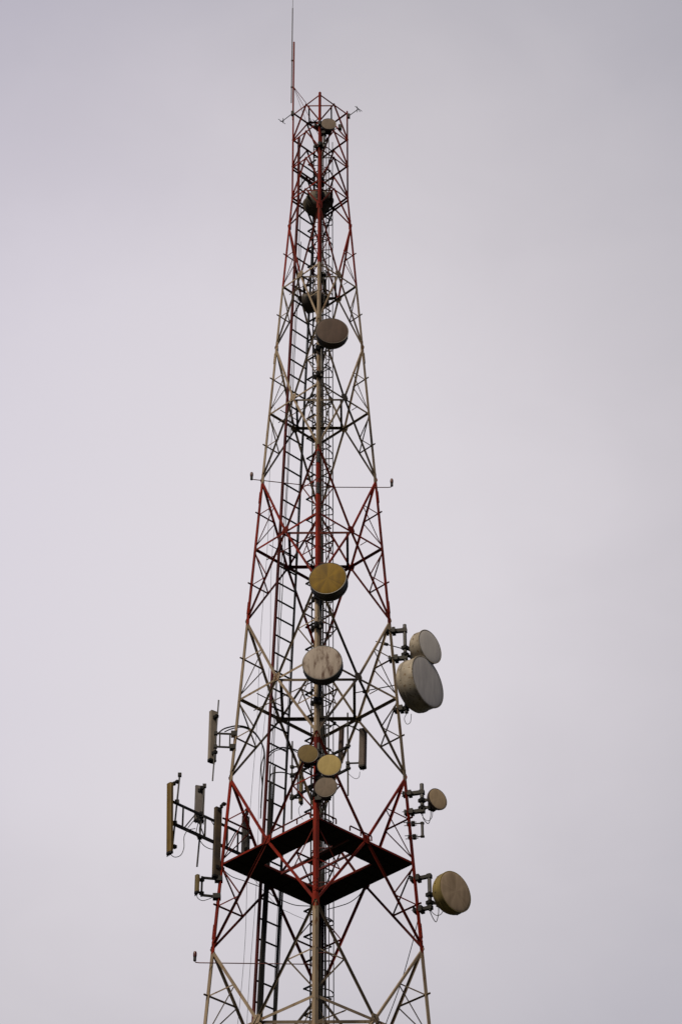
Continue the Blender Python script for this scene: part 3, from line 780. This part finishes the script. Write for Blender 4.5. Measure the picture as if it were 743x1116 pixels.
cable('thin cable curling below the biggest drum on the right', [(444, 776, 0), (440.5, 783, .1), (443, 789, .1), (447, 787, .05), (448, 778, 0)], .009)
cable('slack cable slanting down from the right leg to the frame bottom', [(456, 998, .1), (453.5, 1010, .3), (450.5, 1023, .5), (444.5, 1045, .8), (437.5, 1069, 1.1), (429, 1093, 1.4), (421, 1114, 1.6), (414, 1135, 1.8)], .012)
cable('cable sagging under the right side of the platform', [(397, 967, 1.2), (391, 976, 1.3), (381, 983.5, 1.6), (370, 987.5, 2.0), (357, 991, 2.4)], .013)
cable('cable sagging under the left side of the platform', [(289, 967, 1.2), (297, 976, 1.4), (309, 982, 1.7), (322, 986.5, 2.0), (338, 987.5, 2.3)], .013)
cable('thin wire sagging lower under the left side of the platform', [(270, 950, .7), (300, 985, 1.4), (316, 995, 1.8), (332, 1002, 2.2)], .006)
cable('thin cable curling below the brown panel', [(392, 841, 1.3), (391, 847, 1.3), (386.5, 848.5, 1.3), (380, 843.5, 1.3), (377, 838, 1.4)], .008)
cable('thin cable dangling under the narrow tan panel', [(328, 877, fp['r'][1]), (325.5, 882, fp['r'][1]), (326.5, 888, fp['r'][1]), (330, 893, fp['r'][1])], .008)
cable('cable along the left leg from the tan box up to the platform', [(240.5, 945, .2), (252, 955, .5), (266, 960, .8), (282, 966, 1.1)], .012)

# ------------------------------------------------------------------ ground
m = MB(); S = 900
n = 24
vs = [V((-S + 2*S*i/n, -S + 2*S*j/n, 0)) for j in range(n+1) for i in range(n+1)]
fs = [(j*(n+1)+i, j*(n+1)+i+1, (j+1)*(n+1)+i+1, (j+1)*(n+1)+i) for j in range(n) for i in range(n)]
g = m.add(vs, fs).build('ground', GRASS); g['kind'] = 'structure'

# ------------------------------------------------------------------ sky and light
SUN_EL, SUN_AZ = rad(47), rad(-151)          # azimuth from +y towards +x: behind the camera's left shoulder
w = bpy.data.worlds.new('World'); bpy.context.scene.world = w; w.use_nodes = True
nt = w.node_tree; N = nt.nodes; L = nt.links
bg = N['Background']; out = N['World Output']
sky = N.new('ShaderNodeTexSky'); sky.sky_type = 'NISHITA'; sky.sun_disc = False; sky.sun_elevation = SUN_EL; sky.sun_rotation = SUN_AZ
L.new(sky.outputs[0], bg.inputs['Color']); bg.inputs['Strength'].default_value = .06
tc = N.new('ShaderNodeTexCoord')
bd = (ROT @ V(((215 - PW/2)/FPX, -(610 - PH/2)/FPX, -1.0))).normalized()
dp = N.new('ShaderNodeVectorMath'); dp.operation = 'DOT_PRODUCT'; dp.inputs[1].default_value = bd
L.new(tc.outputs['Generated'], dp.inputs[0])
ac = N.new('ShaderNodeMath'); ac.operation = 'ARCCOSINE'; L.new(dp.outputs['Value'], ac.inputs[0])
def cloud(scale, amp, loc, detail=5):
    mp = N.new('ShaderNodeMapping'); mp.inputs['Location'].default_value = loc; mp.inputs['Scale'].default_value = (1, 1, 1.7)
    L.new(tc.outputs['Generated'], mp.inputs['Vector'])
    nz = N.new('ShaderNodeTexNoise'); nz.inputs['Scale'].default_value = scale; nz.inputs['Detail'].default_value = detail; nz.inputs['Roughness'].default_value = .5
    nz.inputs['Distortion'].default_value = .4
    L.new(mp.outputs['Vector'], nz.inputs['Vector'])
    nm = N.new('ShaderNodeMath'); nm.operation = 'MULTIPLY_ADD'; nm.inputs[1].default_value = amp; nm.inputs[2].default_value = -amp/2
    L.new(nz.outputs['Fac'], nm.inputs[0]); return nm.outputs[0]
def plus(a, b):
    m = N.new('ShaderNodeMath'); m.operation = 'ADD'; L.new(a, m.inputs[0]); L.new(b, m.inputs[1]); return m.outputs[0]
angle = plus(plus(ac.outputs[0], cloud(4.0, .07, (2.3, 1.2, .9))), cloud(13.0, .06, (.1, .7, .3)))
cr = N.new('ShaderNodeValToRGB'); cr.color_ramp.interpolation = 'B_SPLINE'
EX = 1.4; kx = 2**-EX
def s2l(c): return tuple((x/12.92 if x <= .04045 else ((x+.055)/1.055)**2.4)*kx for x in [v/255 for v in c]) + (1,)
el = cr.color_ramp.elements
el[0].position = 0; el[0].color = s2l((226, 220, 226))
el[1].position = 1; el[1].color = s2l((98, 98, 107))
for p, c in ((.105, (224, 218, 224)), (.165, (212, 206, 212)), (.23, (199, 194, 200)), (.29, (186, 182, 190)), (.38, (158, 156, 166)), (.6, (80, 80, 86))):
    e = el.new(p); e.color = s2l(c)
L.new(angle, cr.inputs['Fac'])
# the cloud is bluer towards the upper left, greyer to the right
hd = (ROT @ V((-.93, .37, 0))).normalized()
hp = N.new('ShaderNodeVectorMath'); hp.operation = 'DOT_PRODUCT'; hp.inputs[1].default_value = hd; L.new(tc.outputs['Generated'], hp.inputs[0])
hm = N.new('ShaderNodeMapRange'); hm.inputs['From Min'].default_value = .05; hm.inputs['From Max'].default_value = .26
L.new(plus(hp.outputs['Value'], cloud(6.0, .08, (.9, .4, .1))), hm.inputs['Value'])
tint = N.new('ShaderNodeMix'); tint.data_type = 'RGBA'; tint.inputs[6].default_value = (.995, .998, .99, 1); tint.inputs[7].default_value = (.935, .93, 1.0, 1)
L.new(hm.outputs['Result'], tint.inputs[0])
mul = N.new('ShaderNodeMix'); mul.data_type = 'RGBA'; mul.blend_type = 'MULTIPLY'; mul.inputs[0].default_value = 1
L.new(cr.outputs['Color'], mul.inputs[6]); L.new(tint.outputs[2], mul.inputs[7])
b2 = N.new('ShaderNodeBackground'); L.new(mul.outputs[2], b2.inputs['Color']); b2.inputs['Strength'].default_value = 1.0
mx = N.new('ShaderNodeMixShader'); mx.inputs[0].default_value = .95
L.new(bg.outputs[0], mx.inputs[1]); L.new(b2.outputs[0], mx.inputs[2]); L.new(mx.outputs[0], out.inputs['Surface'])

sd = bpy.data.lights.new('sun', 'SUN'); sd.energy = 1.5; sd.angle = rad(14); sd.color = (1, .84, .62)
so = bpy.data.objects.new('sun', sd); C.objects.link(so)
dirv = V((math.sin(SUN_AZ)*math.cos(SUN_EL), math.cos(SUN_AZ)*math.cos(SUN_EL), math.sin(SUN_EL)))
so.rotation_euler = dirv.to_track_quat('Z', 'Y').to_euler(); so.location = dirv*120

# ------------------------------------------------------------------ camera and view
cd = bpy.data.cameras.new('camera'); co = bpy.data.objects.new('camera', cd); C.objects.link(co)
cd.sensor_fit = 'VERTICAL'; cd.sensor_height = 36; cd.lens = FPX/PH*36; cd.clip_end = 3000; cd.clip_start = .5
M4 = ROT.to_4x4(); M4.translation = CAM; co.matrix_world = M4
sc = bpy.context.scene; sc.camera = co
sc.view_settings.view_transform = 'Standard'; sc.view_settings.look = 'None'; sc.view_settings.gamma = 1
sc.view_settings.exposure = EX; sc.view_settings.use_curve_mapping = False
